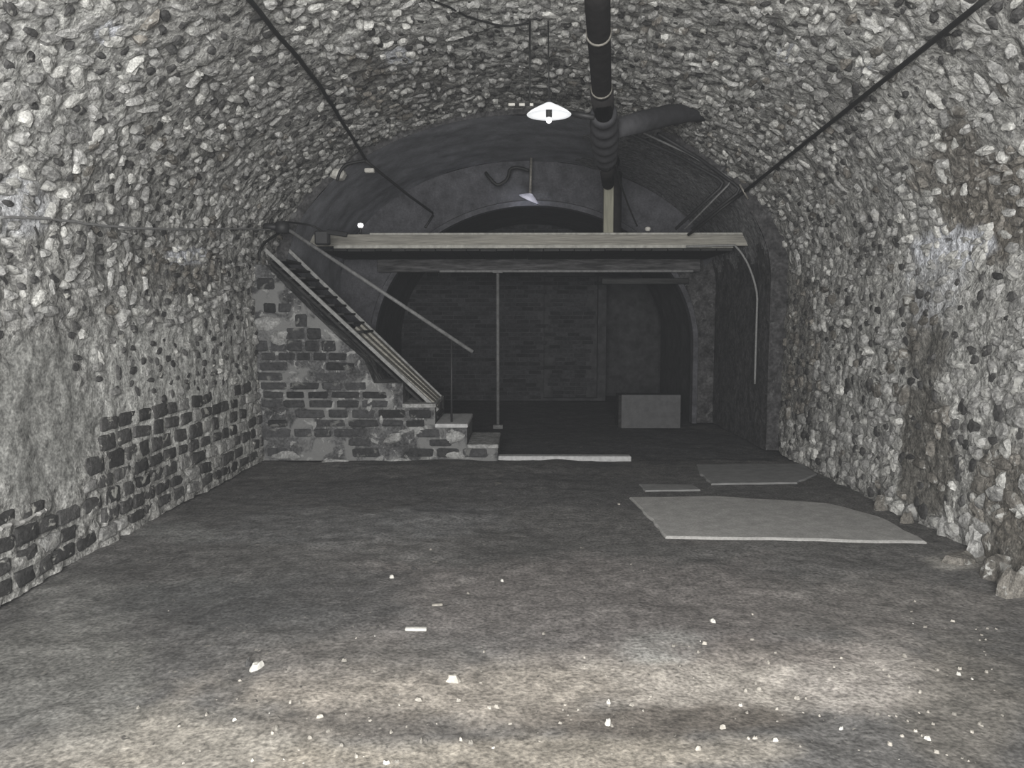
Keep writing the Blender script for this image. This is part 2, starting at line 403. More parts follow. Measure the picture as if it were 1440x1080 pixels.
def vault_stones(s0, s1, ymin, ymax, zone):
    out = []; s = s0+.02
    while s < s1:
        zmid = float(np.interp(s, S1, PR1[:, 1])); right = s > ST/2
        low = zmid < .8 and not right; mid = .8 <= zmid < 1.5 and not right
        hh = rs.uniform(.085, .125) if low else rs.uniform(.05, .09)
        if right and zmid < 2: hh = rs.uniform(.07, .12)
        y = ymin + rs.uniform(0, .1)
        while y < ymax:
            ww = rs.uniform(.15, .27) if low else rs.uniform(.06, .19)
            ss = s+hh/2 + rs.uniform(-.03, .03)*(0 if low else 1); yy = y+ww/2
            out.append((ss, yy, ww, hh, low, right, zmid))
            y += (rs.uniform(0, .12) if mid else 0) + ww + (rs.uniform(.012, .03) if low else rs.uniform(.004, .03))
        s += hh*(1.0 if not low else 1.12)+(.004 if not low else .006)
    A = np.array([(a[0], a[1]) for a in out])
    p, n, t = surf(A[:, 0], A[:, 1]); pa = patches(p); px, py, dd = proj(p)
    cl = fbm(p*1.6, 2, 61)
    res = []
    for i, (ss, yy, ww, hh, low, right, zm) in enumerate(out):
        if pa['plaster'][i] > .4 or (pa['dirt'][i] > .6 and rs.rand() < .5): continue
        if rs.rand() < (.05 if low else .16): continue
        a = rs.normal(0, .05 if low else .32)
        if not low and rs.rand() < .18: a += math.pi/2*rs.choice([-1, 1])*.8
        yax = np.array([0., 1, 0]); u = yax*math.cos(a)+t[i]*math.sin(a); v = np.cross(n[i], u)
        r = rs.rand()
        if low: mn = 'stone_dark' if r < .75 else 'stone_mid'
        elif pa['holes'][i] > .4: mn = 'stone_mid' if r < .4 else 'stone_dark' if r < .92 else 'stone_pale'
        elif pa['lime'][i] > .4: mn = 'stone_mid' if r < .42 else 'stone_dark' if r < .72 else 'stone_pale'
        elif pa['white'][i] > .5: mn = 'stone_pale'
        elif pa['brown'][i] > .4: mn = 'stone_brown' if r < .65 else 'stone_mid' if r < .85 else 'stone_pale'
        elif pa['dirt'][i] > .4: mn = 'stone_brown' if r < .5 else 'stone_dark'
        else:
            k = cl[i]*.25
            mn = 'stone_mid' if r < .52 else 'stone_dark' if r < .82-k else 'stone_pale' if r < .95 else 'stone_brown'
        if .8 <= zm < 1.5 and not right and mn != 'stone_dark' and rs.rand() < .6: mn = 'stone_dark'
        small = .62 if (mn == 'stone_dark' and not low) else 1.0
        th = rs.uniform(.016, .03) if low else rs.uniform(.02, .06)*(1.15 if right and zm < 2 else 1)
        sink = .004 if low else rs.uniform(-.008, .012)
        if mn == 'stone_dark' and not low: th *= .5
        big = 1+(.35*rs.rand() if right and zm < 1.2 else 0)
        res.append((p[i]+n[i]*(sink), u, v, n[i], ww*rs.uniform(.88, 1.08)*small*big, hh*rs.uniform(.85, 1.12)*(small**.5)*big, th, int(low), rs.randint(8 if low else 16), mn))
    return res
lay(wall_left, vault_stones(.03, SL-.05, 1.2, Y1-.05, 'l'), 'stone')
lay(ceiling, vault_stones(SL-.02, SR, 1.2, Y1-.05, 'c'), 'stone')
lay(wall_right, vault_stones(SR+.03, ST-.04, 1.2, Y1-.05, 'r'), 'stone')

# raised plaster edge on the left wall: pale ledge under the plaster patch
def hitpath(pts, off): return [hit(x, y, off) for x, y in pts]
led = tag(obj('trim_ledge', [tube(smooth_path(hitpath([(0, 742), (25, 735), (50, 724), (64, 716)], .015), 4, .008), .014, 6)], M['slab'], wall_left), 'pale broken ledge where the plaster patch ends')

# arch faces and inner vaults (plastered)
def strip(prA, ya, prB, yb, n=120, seg=1, amp=.0, seed=0):
    sa, sb = arc(prA), arc(prB); T = np.linspace(0, 1, n)
    A = np.stack([np.interp(T*sa[-1], sa, prA[:, 0]), np.full(n, ya), np.interp(T*sa[-1], sa, prA[:, 1])], 1)
    B = np.stack([np.interp(T*sb[-1], sb, prB[:, 0]), np.full(n, yb), np.interp(T*sb[-1], sb, prB[:, 1])], 1)
    v = []; f = []
    for k in range(seg+1):
        q = A+(B-A)*k/seg
        if amp: q = q + amp*np.stack([fbm(q*3, 2, seed), 0*q[:, 0], fbm(q*3, 2, seed+1)], 1)
        v += [tuple(a) for a in q]
    for k in range(seg):
        for i in range(n-1): f.append((k*n+i, k*n+i+1, (k+1)*n+i+1, (k+1)*n+i))
    return v, f
OUT1 = profile(.1, 3.25, 2.2, 2.0)
PR2b = profile(.08, 2.74, 1.80, 2.0)
tag(obj('wall_arch_front', [strip(OUT1, Y1, PR2, Y1, 160, 6, 0)], M['rough_right'], smooth=True), 'plastered arch face where the rubble vault ends', kind='structure')  # dark colour paints the ledge's shadow line over the crown
tag(obj('wall_inner_vault', [strip(PR2, Y1, PR2b, Y2, 160, 40, .012, 3)], M['plaster'], smooth=True), 'smooth grey plastered vault of the middle bay', kind='structure')
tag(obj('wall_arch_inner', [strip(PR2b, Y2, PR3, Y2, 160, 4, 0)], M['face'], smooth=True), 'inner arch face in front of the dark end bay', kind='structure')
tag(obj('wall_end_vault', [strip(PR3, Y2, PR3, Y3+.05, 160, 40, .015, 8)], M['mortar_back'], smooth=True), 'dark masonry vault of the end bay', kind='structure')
for nm in ('wall_inner_vault', 'wall_arch_inner'):     # bare dark masonry low on the right, plaster elsewhere
    me = bpy.data.objects[nm].data; me.materials.append(M['rough_right']); me.materials.append(M['rough_grey'])
    for pl in me.polygons:
        if pl.center.x > .5 and pl.center.z < 2.35+.12*math.sin(pl.center.y*9)+.1*math.sin(pl.center.x*11): pl.material_index = 1
        elif nm == 'wall_inner_vault' and pl.center.x > 1.0+.25*math.sin(pl.center.y*5): pl.material_index = 2
# curved reveal rib at the inner arch's edge
rib = strip(profile(.17, 2.40, 2.08, 1.15), Y2-.06, profile(.17, 2.33, 2.01, 1.15), Y2-.06, 120, 1)
rib2 = strip(profile(.17, 2.33, 2.01, 1.15), Y2-.06, profile(.17, 2.33, 2.01, 1.15), Y2+.12, 120, 1)
rib3 = strip(profile(.17, 2.42, 2.10, 1.15), Y2+.01, profile(.17, 2.40, 2.08, 1.15), Y2-.06, 120, 1)
tag(obj('trim_arch', [rib, rib2, rib3], M['face'], smooth=False), 'thin raised band around the inner arch', kind='structure')

# back wall with doorway and blocked niche
def back_wall():
    xs = [-3.2, .42, 1.55, 1.62, 2.35, 3.4]; doorx = (1.55, 2.72); doorz = (0, 2.2); nx = (.40, 1.40); nz = (.05, 2.3)
    X = [-3.2, nx[0], nx[1], doorx[0], doorx[1], 3.4]; Z = [0, .05, 2.2, 2.3, 4.2]
    v = []; f = []
    def quad(a, b, c, d): n = len(v); v.extend([a, b, c, d]); f.append((n, n+1, n+2, n+3))
    for i in range(5):
        for j in range(4):
            dep = 0
            if i == 1 and j in (1, 2): dep = .16
            if i == 3 and j in (0, 1): dep = .9
            y = Y3+dep; quad((X[i], y, Z[j]), (X[i+1], y, Z[j]), (X[i+1], y, Z[j+1]), (X[i], y, Z[j+1]))
    for (x0, x1, z0, z1, dp) in ((nx[0], nx[1], .05, 2.3, .16), (doorx[0], doorx[1], 0, 2.2, .9)):
        quad((x0, Y3, z0), (x0, Y3+dp, z0), (x0, Y3+dp, z1), (x0, Y3, z1)); quad((x1, Y3+dp, z0), (x1, Y3, z0), (x1, Y3, z1), (x1, Y3+dp, z1))
        quad((x0, Y3+dp, z1), (x1, Y3+dp, z1), (x1, Y3, z1), (x0, Y3, z1)); quad((x0, Y3, z0), (x1, Y3, z0), (x1, Y3+dp, z0), (x0, Y3+dp, z0))
    return v, f
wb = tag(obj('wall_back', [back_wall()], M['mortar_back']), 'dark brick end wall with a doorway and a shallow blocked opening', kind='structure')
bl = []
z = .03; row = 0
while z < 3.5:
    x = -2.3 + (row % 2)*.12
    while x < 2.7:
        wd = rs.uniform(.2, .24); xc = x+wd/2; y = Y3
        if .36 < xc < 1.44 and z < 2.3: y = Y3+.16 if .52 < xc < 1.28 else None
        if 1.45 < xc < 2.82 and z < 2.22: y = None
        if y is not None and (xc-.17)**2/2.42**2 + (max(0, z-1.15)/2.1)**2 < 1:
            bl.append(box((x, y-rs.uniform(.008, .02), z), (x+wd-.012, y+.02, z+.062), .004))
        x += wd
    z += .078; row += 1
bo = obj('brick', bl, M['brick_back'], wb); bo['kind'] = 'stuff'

# ------------------------------------------------------------------ floor
def floor_h(p):
    h = .022*fbm(p*.9, 2, 71) + .008*fbm(p*5, 3, 72)
    d = np.maximum(np.abs(p[..., 0]-2.0)-1.15, np.abs(p[..., 1]-6.7)-1.5)
    return h*(.12+.88*np.clip((d+.1)/.3, 0, 1))
def floor_mesh():
    step = .03; x = np.arange(-3.35, 3.55, step); y = np.arange(Y0, Y3+1.0, step)
    X, Yg = np.meshgrid(x, y, indexing='ij'); p = np.stack([X, Yg, 0*X], -1)
    px, py, dz = proj(p)
    h = floor_h(p)
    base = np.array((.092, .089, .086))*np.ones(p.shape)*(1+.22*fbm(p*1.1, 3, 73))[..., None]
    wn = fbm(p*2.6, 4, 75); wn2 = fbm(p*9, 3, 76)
    B = [  # paler and darker patches: px, py, rx, ry, colour, weight
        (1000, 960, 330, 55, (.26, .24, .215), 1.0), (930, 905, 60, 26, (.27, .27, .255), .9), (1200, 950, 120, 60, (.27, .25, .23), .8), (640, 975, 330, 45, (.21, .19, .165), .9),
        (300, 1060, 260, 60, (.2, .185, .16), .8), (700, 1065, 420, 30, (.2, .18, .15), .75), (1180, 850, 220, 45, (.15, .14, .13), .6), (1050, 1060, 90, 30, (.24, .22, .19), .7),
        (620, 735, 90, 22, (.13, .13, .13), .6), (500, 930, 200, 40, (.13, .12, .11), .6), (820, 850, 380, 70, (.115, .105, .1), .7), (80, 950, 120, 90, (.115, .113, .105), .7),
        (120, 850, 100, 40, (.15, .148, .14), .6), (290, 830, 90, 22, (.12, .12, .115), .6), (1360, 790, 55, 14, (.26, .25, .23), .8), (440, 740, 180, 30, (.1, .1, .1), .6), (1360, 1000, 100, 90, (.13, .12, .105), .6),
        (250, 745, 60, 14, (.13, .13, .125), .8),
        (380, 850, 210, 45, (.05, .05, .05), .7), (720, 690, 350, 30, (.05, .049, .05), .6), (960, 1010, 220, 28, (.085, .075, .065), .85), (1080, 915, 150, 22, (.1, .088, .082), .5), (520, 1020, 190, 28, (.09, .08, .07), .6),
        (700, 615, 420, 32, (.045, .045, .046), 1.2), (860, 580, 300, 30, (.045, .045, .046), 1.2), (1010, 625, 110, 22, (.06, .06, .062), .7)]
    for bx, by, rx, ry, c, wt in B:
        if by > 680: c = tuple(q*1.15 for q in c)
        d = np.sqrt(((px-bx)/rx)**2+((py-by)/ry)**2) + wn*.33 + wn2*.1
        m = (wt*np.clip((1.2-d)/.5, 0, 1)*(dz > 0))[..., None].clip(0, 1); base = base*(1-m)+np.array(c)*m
    p = p + np.stack([0*h, 0*h, h - .02*(Yg > 8.4)], -1)
    nx, ny = len(x), len(y); I = np.arange(nx*ny).reshape(nx, ny)
    q = np.stack([I[:-1, :-1], I[1:, :-1], I[1:, 1:], I[:-1, 1:]], -1).reshape(-1, 4)
    me = bpy.data.meshes.new('floor'); me.vertices.add(nx*ny); me.vertices.foreach_set('co', p.reshape(-1))
    me.loops.add(q.size); me.loops.foreach_set('vertex_index', q.reshape(-1).astype(np.int32))
    me.polygons.add(len(q)); me.polygons.foreach_set('loop_start', np.arange(0, q.size, 4, dtype=np.int32)); me.update(calc_edges=True)
    ca = me.color_attributes.new('Col', 'FLOAT_COLOR', 'POINT')
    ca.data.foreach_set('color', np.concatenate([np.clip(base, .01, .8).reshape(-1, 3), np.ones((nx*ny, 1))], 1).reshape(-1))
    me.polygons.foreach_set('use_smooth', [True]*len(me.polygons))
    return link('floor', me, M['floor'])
floor = tag(floor_mesh(), 'uneven dark earth floor with pale patches', kind='structure')
def fz(x, y):
    p = np.array([[x, y, 0.]]); return float(floor_h(p)[0])

# ------------------------------------------------------------------ stair wall
YS = 8.3; YSB = 9.25
poly = [(330, 668), (330, 372), (372, 372), (400, 400), (440, 440), (480, 478), (512, 506), (526, 539), (567, 539), (567, 572), (612, 572), (612, 600), (657, 600), (657, 629), (700, 629), (700, 656)]
PW = [(P(x, y, YS)[0], max(0, P(x, y, YS)[2])) for x, y in poly]
PW[0] = (-3.05, 0); PW[1] = (-3.05, PW[1][1]); PW[-1] = (PW[-1][0], 0)
def inside(x, z):
    c = False; n = len(PW)
    for i in range(n):
        (x1, z1), (x2, z2) = PW[i], PW[i-1]
        if (z1 > z) != (z2 > z) and x < (x2-x1)*(z-z1)/(z2-z1)+x1: c = not c
    return c
v = [(x, YS, z) for x, z in PW]+[(x, YSB, z) for x, z in PW]; n = len(PW)
f = [tuple(range(n))[::-1], tuple(range(n, 2*n))]+[(i, (i+1) % n, n+(i+1) % n, n+i) for i in range(n)]
me = mesh('wall_stair', v, f)
M['stairmortar'] = mat('stair_wall_mortar', (.055, .055, .056), .95, 5, .4, 1.8, 1.0, .03, scale2=40, amt2=.4, smear=[(3.2, .47, .08, (.15, .15, .148)), (9, .58, .06, (.24, .24, .235))])
ws = tag(link('wall_stair', me, M['stairmortar']), 'stub wall of dark bricks in pale mortar stepping down under the stair', kind='structure')
st = []; z = .03
while z < 2.3:
    pyc = proj(np.array([0, YS, z]))[1]
    hh = rs.uniform(.085, .12); x = -2.9+rs.uniform(0, .12)
    if z > 1.15: hh = rs.uniform(.1, .16)
    while x < -.3:
        wd = rs.uniform(.2, .36) if z < 1 else rs.uniform(.12, .22)
        xc, zc = x+wd/2, z+hh/2
        if all(inside(xc+a*wd*.5, zc+b*hh*.5) for a in (-1, 1) for b in (-1, 1)) and rs.rand() > .08:
            pc = np.array([xc, YS, zc]); qx, qy, _ = proj(pc)
            smear = (qy > 622 and rs.rand() < .5) or ((qx-375)**2/35**2+(qy-462)**2/24**2 < 1) or (530 < qx < 570 and 600 < qy < 650)
            if not smear:
                r = rs.rand(); mn = 'stone_sooty'
                st.append((pc+np.array([0, -.002, 0]), np.array([1., 0, rs.normal(0, .02)]), np.array([0, 0, 1.]), np.array([0, -1., 0]), wd*.97, hh*(.9 if z < 1.15 else 1.02), rs.uniform(.015, .035), 1, rs.randint(8), mn))
        x += wd+.012
    z += hh*1.06
lay(ws, st, 'brick')
# lumps of pale mortar on the stub wall
for (qx, qy, a, b, t_) in ((375, 455, .26, .16, .05), (392, 475, .16, .14, .05), (553, 617, .15, .1, .05), (520, 570, .06, .12, .04), (536, 590, .04, .1, .03), (400, 640, .3, .08, .04), (470, 650, .25, .07, .04),
                           (560, 650, .3, .07, .04), (640, 640, .22, .08, .04), (640, 615, .2, .12, .03), (590, 605, .12, .08, .03)):
    p = P(qx, qy, YS); vv, ff = VAR[rs.randint(16)]
    o = obj('mortar_patch', [([(p[0]+q[0]*a*1.3, YS-q[2]*t_, p[2]+q[1]*b*1.3) for q in vv], ff)], M['stairmortar'] if qy < 500 else M['mortar_back'], ws, True)
    o.data.materials.clear(); o.data.materials.append(M['patch'])
# treads of masonry at the foot
for (xa, xb, zt) in ((612, 658, 600), (657, 701, 629), (566, 613, 572)):
    a, b = P(xa, zt, YS), P(xb, zt, YS)
    obj('step', [box((a[0], YS-.03, a[2]-.01), (b[0], YSB-.1, a[2]+.035), .008)], M['step'] if xa == 612 else M['patch'], ws)
cs = [P(700, 650, 8.45), P(887, 649, 8.45)]
tag(obj('trim_curb', [box((cs[0][0], 8.4, -.06), (cs[1][0], 8.52, .035), .01)], M['step']), 'low pale curb across the floor from the stub wall', kind='structure')

# ------------------------------------------------------------------ stair
sb = P(615, 572, 8.42); stt = P(372, 346, 8.42)
stair = empty('staircase', (float(sb[0]), 8.8, 0.0), 'steep straight stair of pale rails over the stepped stub wall', 'stair')
def line(px0, py0, px1, py1, d0, d1): return P(px0, py0, d0), P(px1, py1, d1)
a, b = line(616, 577, 372, 350, 8.42, 8.42)
obj('stringer', [beam_between(b, a, .04, .04)], M['rail_pale'], stair)
c, d = line(620, 558, 392, 338, 9.05, 9.05)
obj('stringer', [beam_between(d, c, .04, .04)], M['rail_pale'], stair)
p1 = P(492, 463, 8.45); p2 = P(614, 569, 8.45)
dv = (p1-p2); wdt = .60
# pale boards closing the lower half of the flight, between the stringers
for k, (o0, o1) in enumerate(((.02, .20), (.21, .39), (.40, .57))):
    q1 = P(495+k*7, 463-k*3, 8.42+o0+.09); q2 = P(616+k*1.5, 570-k*4, 8.42+o0+.09)
    obj('plank', [beam_between(q1, q2, .165, .03)], M['wood'], stair)
off_ = np.array([0, .32, -.09])
obj('soffit_board', [beam_between(b+off_+(a-b)*.02, a+off_, .6, .03)], M['wood_dark'], stair)
for k in range(9):
    t_ = .04+k/9*.5
    q = b+(a-b)*t_
    obj('tread', [box((q[0]-.03, 8.44, q[2]-.06), (q[0]+.15, 9.03, q[2]-.035), .004)], M['wood_dark'], stair)
h0, h1 = P(398, 318, 8.42), P(665, 495, 8.42)
hr = empty('handrail', (float(h1[0]), 8.42, 0.0), 'slim straight handrail slanting down over the stair', 'handrail')
obj('rail', [tube([h0, h1], .021, 10)], M['rail'], hr, True)
bp = P(635, 478, 8.42); bt = P(635, 600, 8.42)
obj('baluster', [tube([bp, bt], .012, 8)], M['iron'], hr, True)
obj('wall_bracket', [lathe([(.0, -.06), (.07, -.06), (.08, 0), (.07, .06), (0, .06)], P(397, 320, 8.4), 12), tube([P(397, 320, 8.4), P(370, 318, 8.35)], .035, 8)], M['iron'], hr, True)
bpz = P(667, 496, 8.42)

# ------------------------------------------------------------------ mezzanine
yb = 9.62
A0, A1 = P(437, 339, yb), P(1042, 342, yb)
main = empty('timber_beam', (0.1, yb, 0.0), 'long weathered timber beam spanning the cellar at the arch', 'beam')
main.location = (float((A0[0]+A1[0])/2), yb, float(A0[2]))
zt0, zb0 = P(700, 329, yb)[2], P(700, 346, yb)[2]
obj('face_board', [box((A0[0]-.25, yb, zb0), (A1[0]+.2, yb+.11, zt0), .006)], M['wood'], main)
obj('top_batten', [box((P(520, 326, yb)[0], yb-.02, zt0-.012), (A1[0]+.1, yb+.12, zt0+.012), .004)], M['plank'], main)
obj('bottom_lip', [box((P(470, 346, yb)[0], yb-.035, zb0-.03), (A1[0]-.1, yb+.11, zb0+.012), .004)], M['plank'], main)
A0[0] += .1; A1[0] -= .12
deck = empty('mezzanine_deck', (0.1, 10.4, 2.4), 'dark plank deck resting behind the long timber beam', 'platform')
k = 0; x = A0[0]
while x < A1[0]-.1:
    ww = rs.uniform(.17, .22)
    obj('plank', [box((x, yb+.02, zb0-.06+rs.uniform(-.004, .004)), (x+ww-.01, 11.06, zb0-.03), .003)], M['wood_dark'], deck); x += ww
B0, B1 = P(530, 360, 11.1), P(985, 382, 11.1)
rb = obj('cross_beam', [box((B0[0], 11.1, B1[2]), (B1[0], 11.24, B0[2]), .01)], mat('soot_beam', (.045, .044, .045), .85, 8, .35, 1.9, .6, .01, stretch=(.6, 3, 5), scale2=5, amt2=.5))
tag(rb, 'dark rough crossbeam below and behind the long timber beam', 'beam')
ln = P(700, 381, 11.08)
bt2 = tag(obj('batten', [box((B0[0]+.9, 11.07, ln[2]-.02), (P(975, 381, 11.08)[0], 11.1, ln[2]+.01), .003)], M['rail']), 'thin pale batten along the lower edge of the dark crossbeam', 'batten')
ln = P(900, 394, 11.3)
tag(obj('lintel', [box((P(845, 394, 11.3)[0], 11.12, ln[2]-.06), (P(965, 394, 11.3)[0], 11.26, ln[2]+.02), .006)], M['wood_dark']), 'short dark lintel under the right end of the crossbeam', 'beam')
pt, pb = P(700, 383, 11.0), floor_pt(700, 600)
po = empty('prop_post', (float(pt[0]), 11.0, 0.0), 'thin pale metal prop standing under the dark crossbeam', 'post')
obj('tube', [tube([(pt[0], 11.0, -.03), (pt[0], 11.0, pt[2])], .024, 10)], M['rail'], po, True)
obj('head_plate', [box((pt[0]-.07, 10.93, pt[2]-.012), (pt[0]+.07, 11.07, pt[2]), .002)], M['rail'], po)
obj('foot_plate', [box((pt[0]-.07, 10.93, -.04), (pt[0]+.07, 11.07, .012), .002)], M['rail'], po)

# wood post carrying the duct
q0, q1 = P(849, 258, yb+.05), P(862, 328, yb+.05)
tag(obj('wooden_post', [box((q0[0], yb+.01, q1[2]), (q1[0], yb+.1, q0[2]), .006)], M['wood_post']), 'short pale wooden post standing on the long timber beam', 'post')

# ------------------------------------------------------------------ duct pipe
duct = empty('exhaust_duct', tuple(map(float, P(840, 0, 4.4))), 'wide black duct pipe hung along the vault crown', 'pipe')
def dp(py, d):
    xx = {-60: 836, 0: 840, 47: 842, 125: 846, 160: 849, 258: 854}
    return P(np.interp(py, list(xx), list(xx.values())), py, d)
D = [(-60, 4.15), (0, 4.6), (47, 5.05), (125, 6.0), (160, 6.5)]
pp = [dp(*q) for q in D]
obj('pipe_body', [tube(pp, .075, 20)], M['duct'], duct, True)
obj('elbow', [tube([dp(128, 6.05), dp(150, 6.45), dp(158, 6.5)], [.09, .088, .07], 20)], M['duct'], duct, True)
rg = []
c0, c1 = dp(158, 6.5), P(852, 228, 7.9)
n_ = 44; rad = []; pts = []
for k in range(n_+1):
    t_ = k/n_; pts.append(c0+(c1-c0)*t_); rad.append(.098+.014*math.sin(t_*math.pi*2*6)+.02*math.sin(t_*math.pi))
obj('corrugated_sleeve', [tube(pts, rad, 20)], M['sleeve'], duct, True)
obj('tail_pipe', [tube([c1, P(855, 258, 9.55)], .075, 18)], M['duct'], duct, True)
v1, v2 = P(864, 236, 9.85), P(866, 333, 9.85)
obj('down_pipe', [tube([P(855, 246, 9.3), (v1[0]-.03, 9.7, v1[2]+.05), (v1[0], 9.85, v1[2]-.06), (v1[0], 9.85, v2[2])], [.075, .08, .095, .095], 16)], M['duct'], duct, True)
for py, d in ((47, 5.05), (125, 6.0)):
    c = dp(py, d); ax = dp(py+5, d+.05)-c; ax /= np.linalg.norm(ax)
    cl = obj('clamp', [tube([c-ax*.012, c+ax*.012], .083, 20)], M['clamp'], duct, True)
    top = c+np.array([.0, 0, .06]); zc = 2+1.93*math.sqrt(1-((c[0]-.1)/2.97)**2)
    obj('hanger_rod', [tube([top, (c[0], c[1], zc)], .008, 6), box((c[0]-.02, c[1]-.03, c[2]+.07), (c[0]+.02, c[1]+.01, c[2]+.13), .003)], M['clamp'], duct, True)
# tapered branch to the right
b0 = P(868, 180, 7.0); b2 = P(1002, 163, 8.2)
bm = [b0+(b2-b0)*t_ + np.array([0, 0, z_]) for t_, z_ in ((0, 0), (.25, .03), (.5, .06), (.75, .05), (.92, .01), (1, 0))]
vv, ff = tube(bm, [.085, .10, .10, .08, .055, .02], 14)
tag(obj('branch_duct', [(vv, ff)], M['sleeve'], smooth=True), 'tapering dark grey branch duct reaching right from the black pipe to the vault', 'pipe')
a0, a1 = P(796, 158, 6.6), P(836, 165, 6.5)
tag(obj('stub_rod', [tube([a0, a1], .022, 8)], M['iron'], smooth=True), 'short black rod between the lit lamp and the black duct', 'rod')

# ------------------------------------------------------------------ lamps
def zv(x, inset=.0): return 2+1.93*math.sqrt(max(0, 1-((x-.1)/2.97)**2))-inset
lc = P(772, 158, 6.3)
lamp = empty('pendant_lamp', tuple(map(float, lc)), 'white pendant lamp with wide shallow shade beside the black duct', 'lamp')
obj('lamp_shade', [lathe([(.022, .075), (.04, .065), (.10, .035), (.15, .006), (.178, -.018), (.174, -.022), (.145, -.002), (.095, .022), (.04, .048), (.02, .055)], lc, 36)], M['enamel'], lamp, True)
obj('socket', [lathe([(0, .11), (.02, .11), (.026, .075), (.026, .05), (.024, .02), (.024, -.035), (0, -.04)], lc, 16)], M['iron'], lamp, True)
obj('bulb', [lathe([(0, -.035), (.014, -.04), (.024, -.06), (.017, -.08), (0, -.087)], lc, 16)], M['bulb'], lamp, True)
obj('cord', [tube([(lc[0], lc[1], lc[2]+.1), (lc[0]-.004, lc[1], lc[2]+.35), (lc[0]-.01, lc[1], zv(lc[0])-.02)], .006, 6)], M['cable'], lamp, True)
hb = P(715, 147, 6.3); hb2 = P(757, 148, 6.3)
hang = empty('hanging_bar', tuple(map(float, hb)), 'thin dark bar with white beads hung left of the lit lamp', 'bracket')
obj('bar', [tube([hb, hb2], .008, 6)], M['cable'], hang, True)
for xa, xb in ((715, 724), (730, 738), (745, 750)):
    obj('bead', [tube([P(xa, 147, 6.29), P(xb, 147, 6.29)], .012, 8)], M['chalk'], hang, True)
hc = P(745, 147, 6.3)
obj('hanger_wire', [tube([hc, (hc[0], hc[1], zv(hc[0])-.02)], .009, 6)], M['cable'], hang, True)
cc = (hc[0], hc[1], zv(hc[0])-.03)
tag(obj('lamp_wire', [tube(smooth_path([hit(598, -4, .03), hit(640, 14, .03), hit(665, 26, .03), hit(710, 37, .03), cc], 5, .004), .008, 6)], M['cable'], smooth=True), 'thin black wire along the vault to the hanging bar', 'cable')

l2 = P(745, 277, 11.0); t2 = P(747, 224, 11.0)
lamp2 = empty('pendant_lamp', tuple(map(float, l2)), 'small crooked white lamp on a pale stem in the far bay', 'lamp')
obj('stem', [tube([(l2[0]+.02, 11.0, t2[2]+.02), (l2[0]+.005, 11.0, l2[2]+.03)], .02, 8)], M['clamp'], lamp2, True)
v, f = lathe([(.02, .05), (.07, .02), (.15, -.03), (.145, -.04), (.06, .0), (.015, .02)], (0, 0, 0), 24)
R = Matrix.Rotation(math.radians(24), 3, 'Y') @ Matrix.Rotation(math.radians(12), 3, 'X')
obj('lamp_shade', [([tuple(R @ Vector(q)+Vector(l2)) for q in v], f)], M['enamel2'], lamp2, True)
obj('bulb', [lathe([(0, .03), (.03, .02), (.04, -.01), (.03, -.04), (0, -.05)], l2, 12)], M['bulb'], lamp2, True)
light('far_lamp_light', 'POINT', (float(l2[0]), 11.0, float(l2[2])-.12), 3, (.85, .88, 1), shadow_soft_size=.05)
sw = [P(744, 240, 11.0), P(730, 236, 11.0), P(718, 238, 11.0), P(713, 252, 11.0), P(700, 260, 11.0), P(688, 250, 11.0), P(683, 243, 11.05)]
tag(obj('looped_cable', [tube(smooth_path(sw, 5, .003), .024, 8)], M['cable'], smooth=True), 'dark cable sagging in a loop left of the far lamp stem', 'cable')
# little bulbs standing on the beam
for qx, qy, lab, mm in ((507, 317, 'tiny bright bulb above the left end of the long beam', 'bulb'), (911, 322, 'tiny pale bulb on the long beam right of the wooden post', 'chalk')):
    c = P(qx, qy, yb+.06); e = empty('bulb_holder', (float(c[0]), float(c[1]), float(zt0)+.012), lab, 'bulb')
    obj('bulb', [lathe([(0, -.035), (.025, -.025), (.038, 0), (.03, .022), (0, .03)], c, 14)], M[mm], e, True)
    obj('base', [tube([(c[0], c[1], zt0+.008), (c[0], c[1], c[2]-.025)], .018, 8)], M['iron'], e, True)
c = P(456, 334, 9.0)
tag(obj('junction_box', [box((c[0]-.09, 8.9, c[2]-.09), (c[0]+.07, 9.02, c[2]+.07), .015), tube([P(488, 330, 8.93), P(460, 326, 8.93)], .03, 8)], M['iron']), 'dark box on the arch face above the stair top', 'box')
tag(obj('box_wire', [tube(smooth_path([P(398, 312, 8.4), P(420, 314, 8.8), P(440, 318, 8.93), P(456, 327, 8.93)], 5), .011, 6)], M['cable'], smooth=True), 'thin black wire from the handrail bracket to the dark box', 'cable')
tag(obj('slack_wire', [tube(smooth_path([hit(392, 328, .06), hit(374, 340, .06), hit(366, 352, .06), hit(364, 366, .06)], 4), .014, 6)], M['cable'], smooth=True), 'short black wire hanging down the wall under the bracket', 'cable')

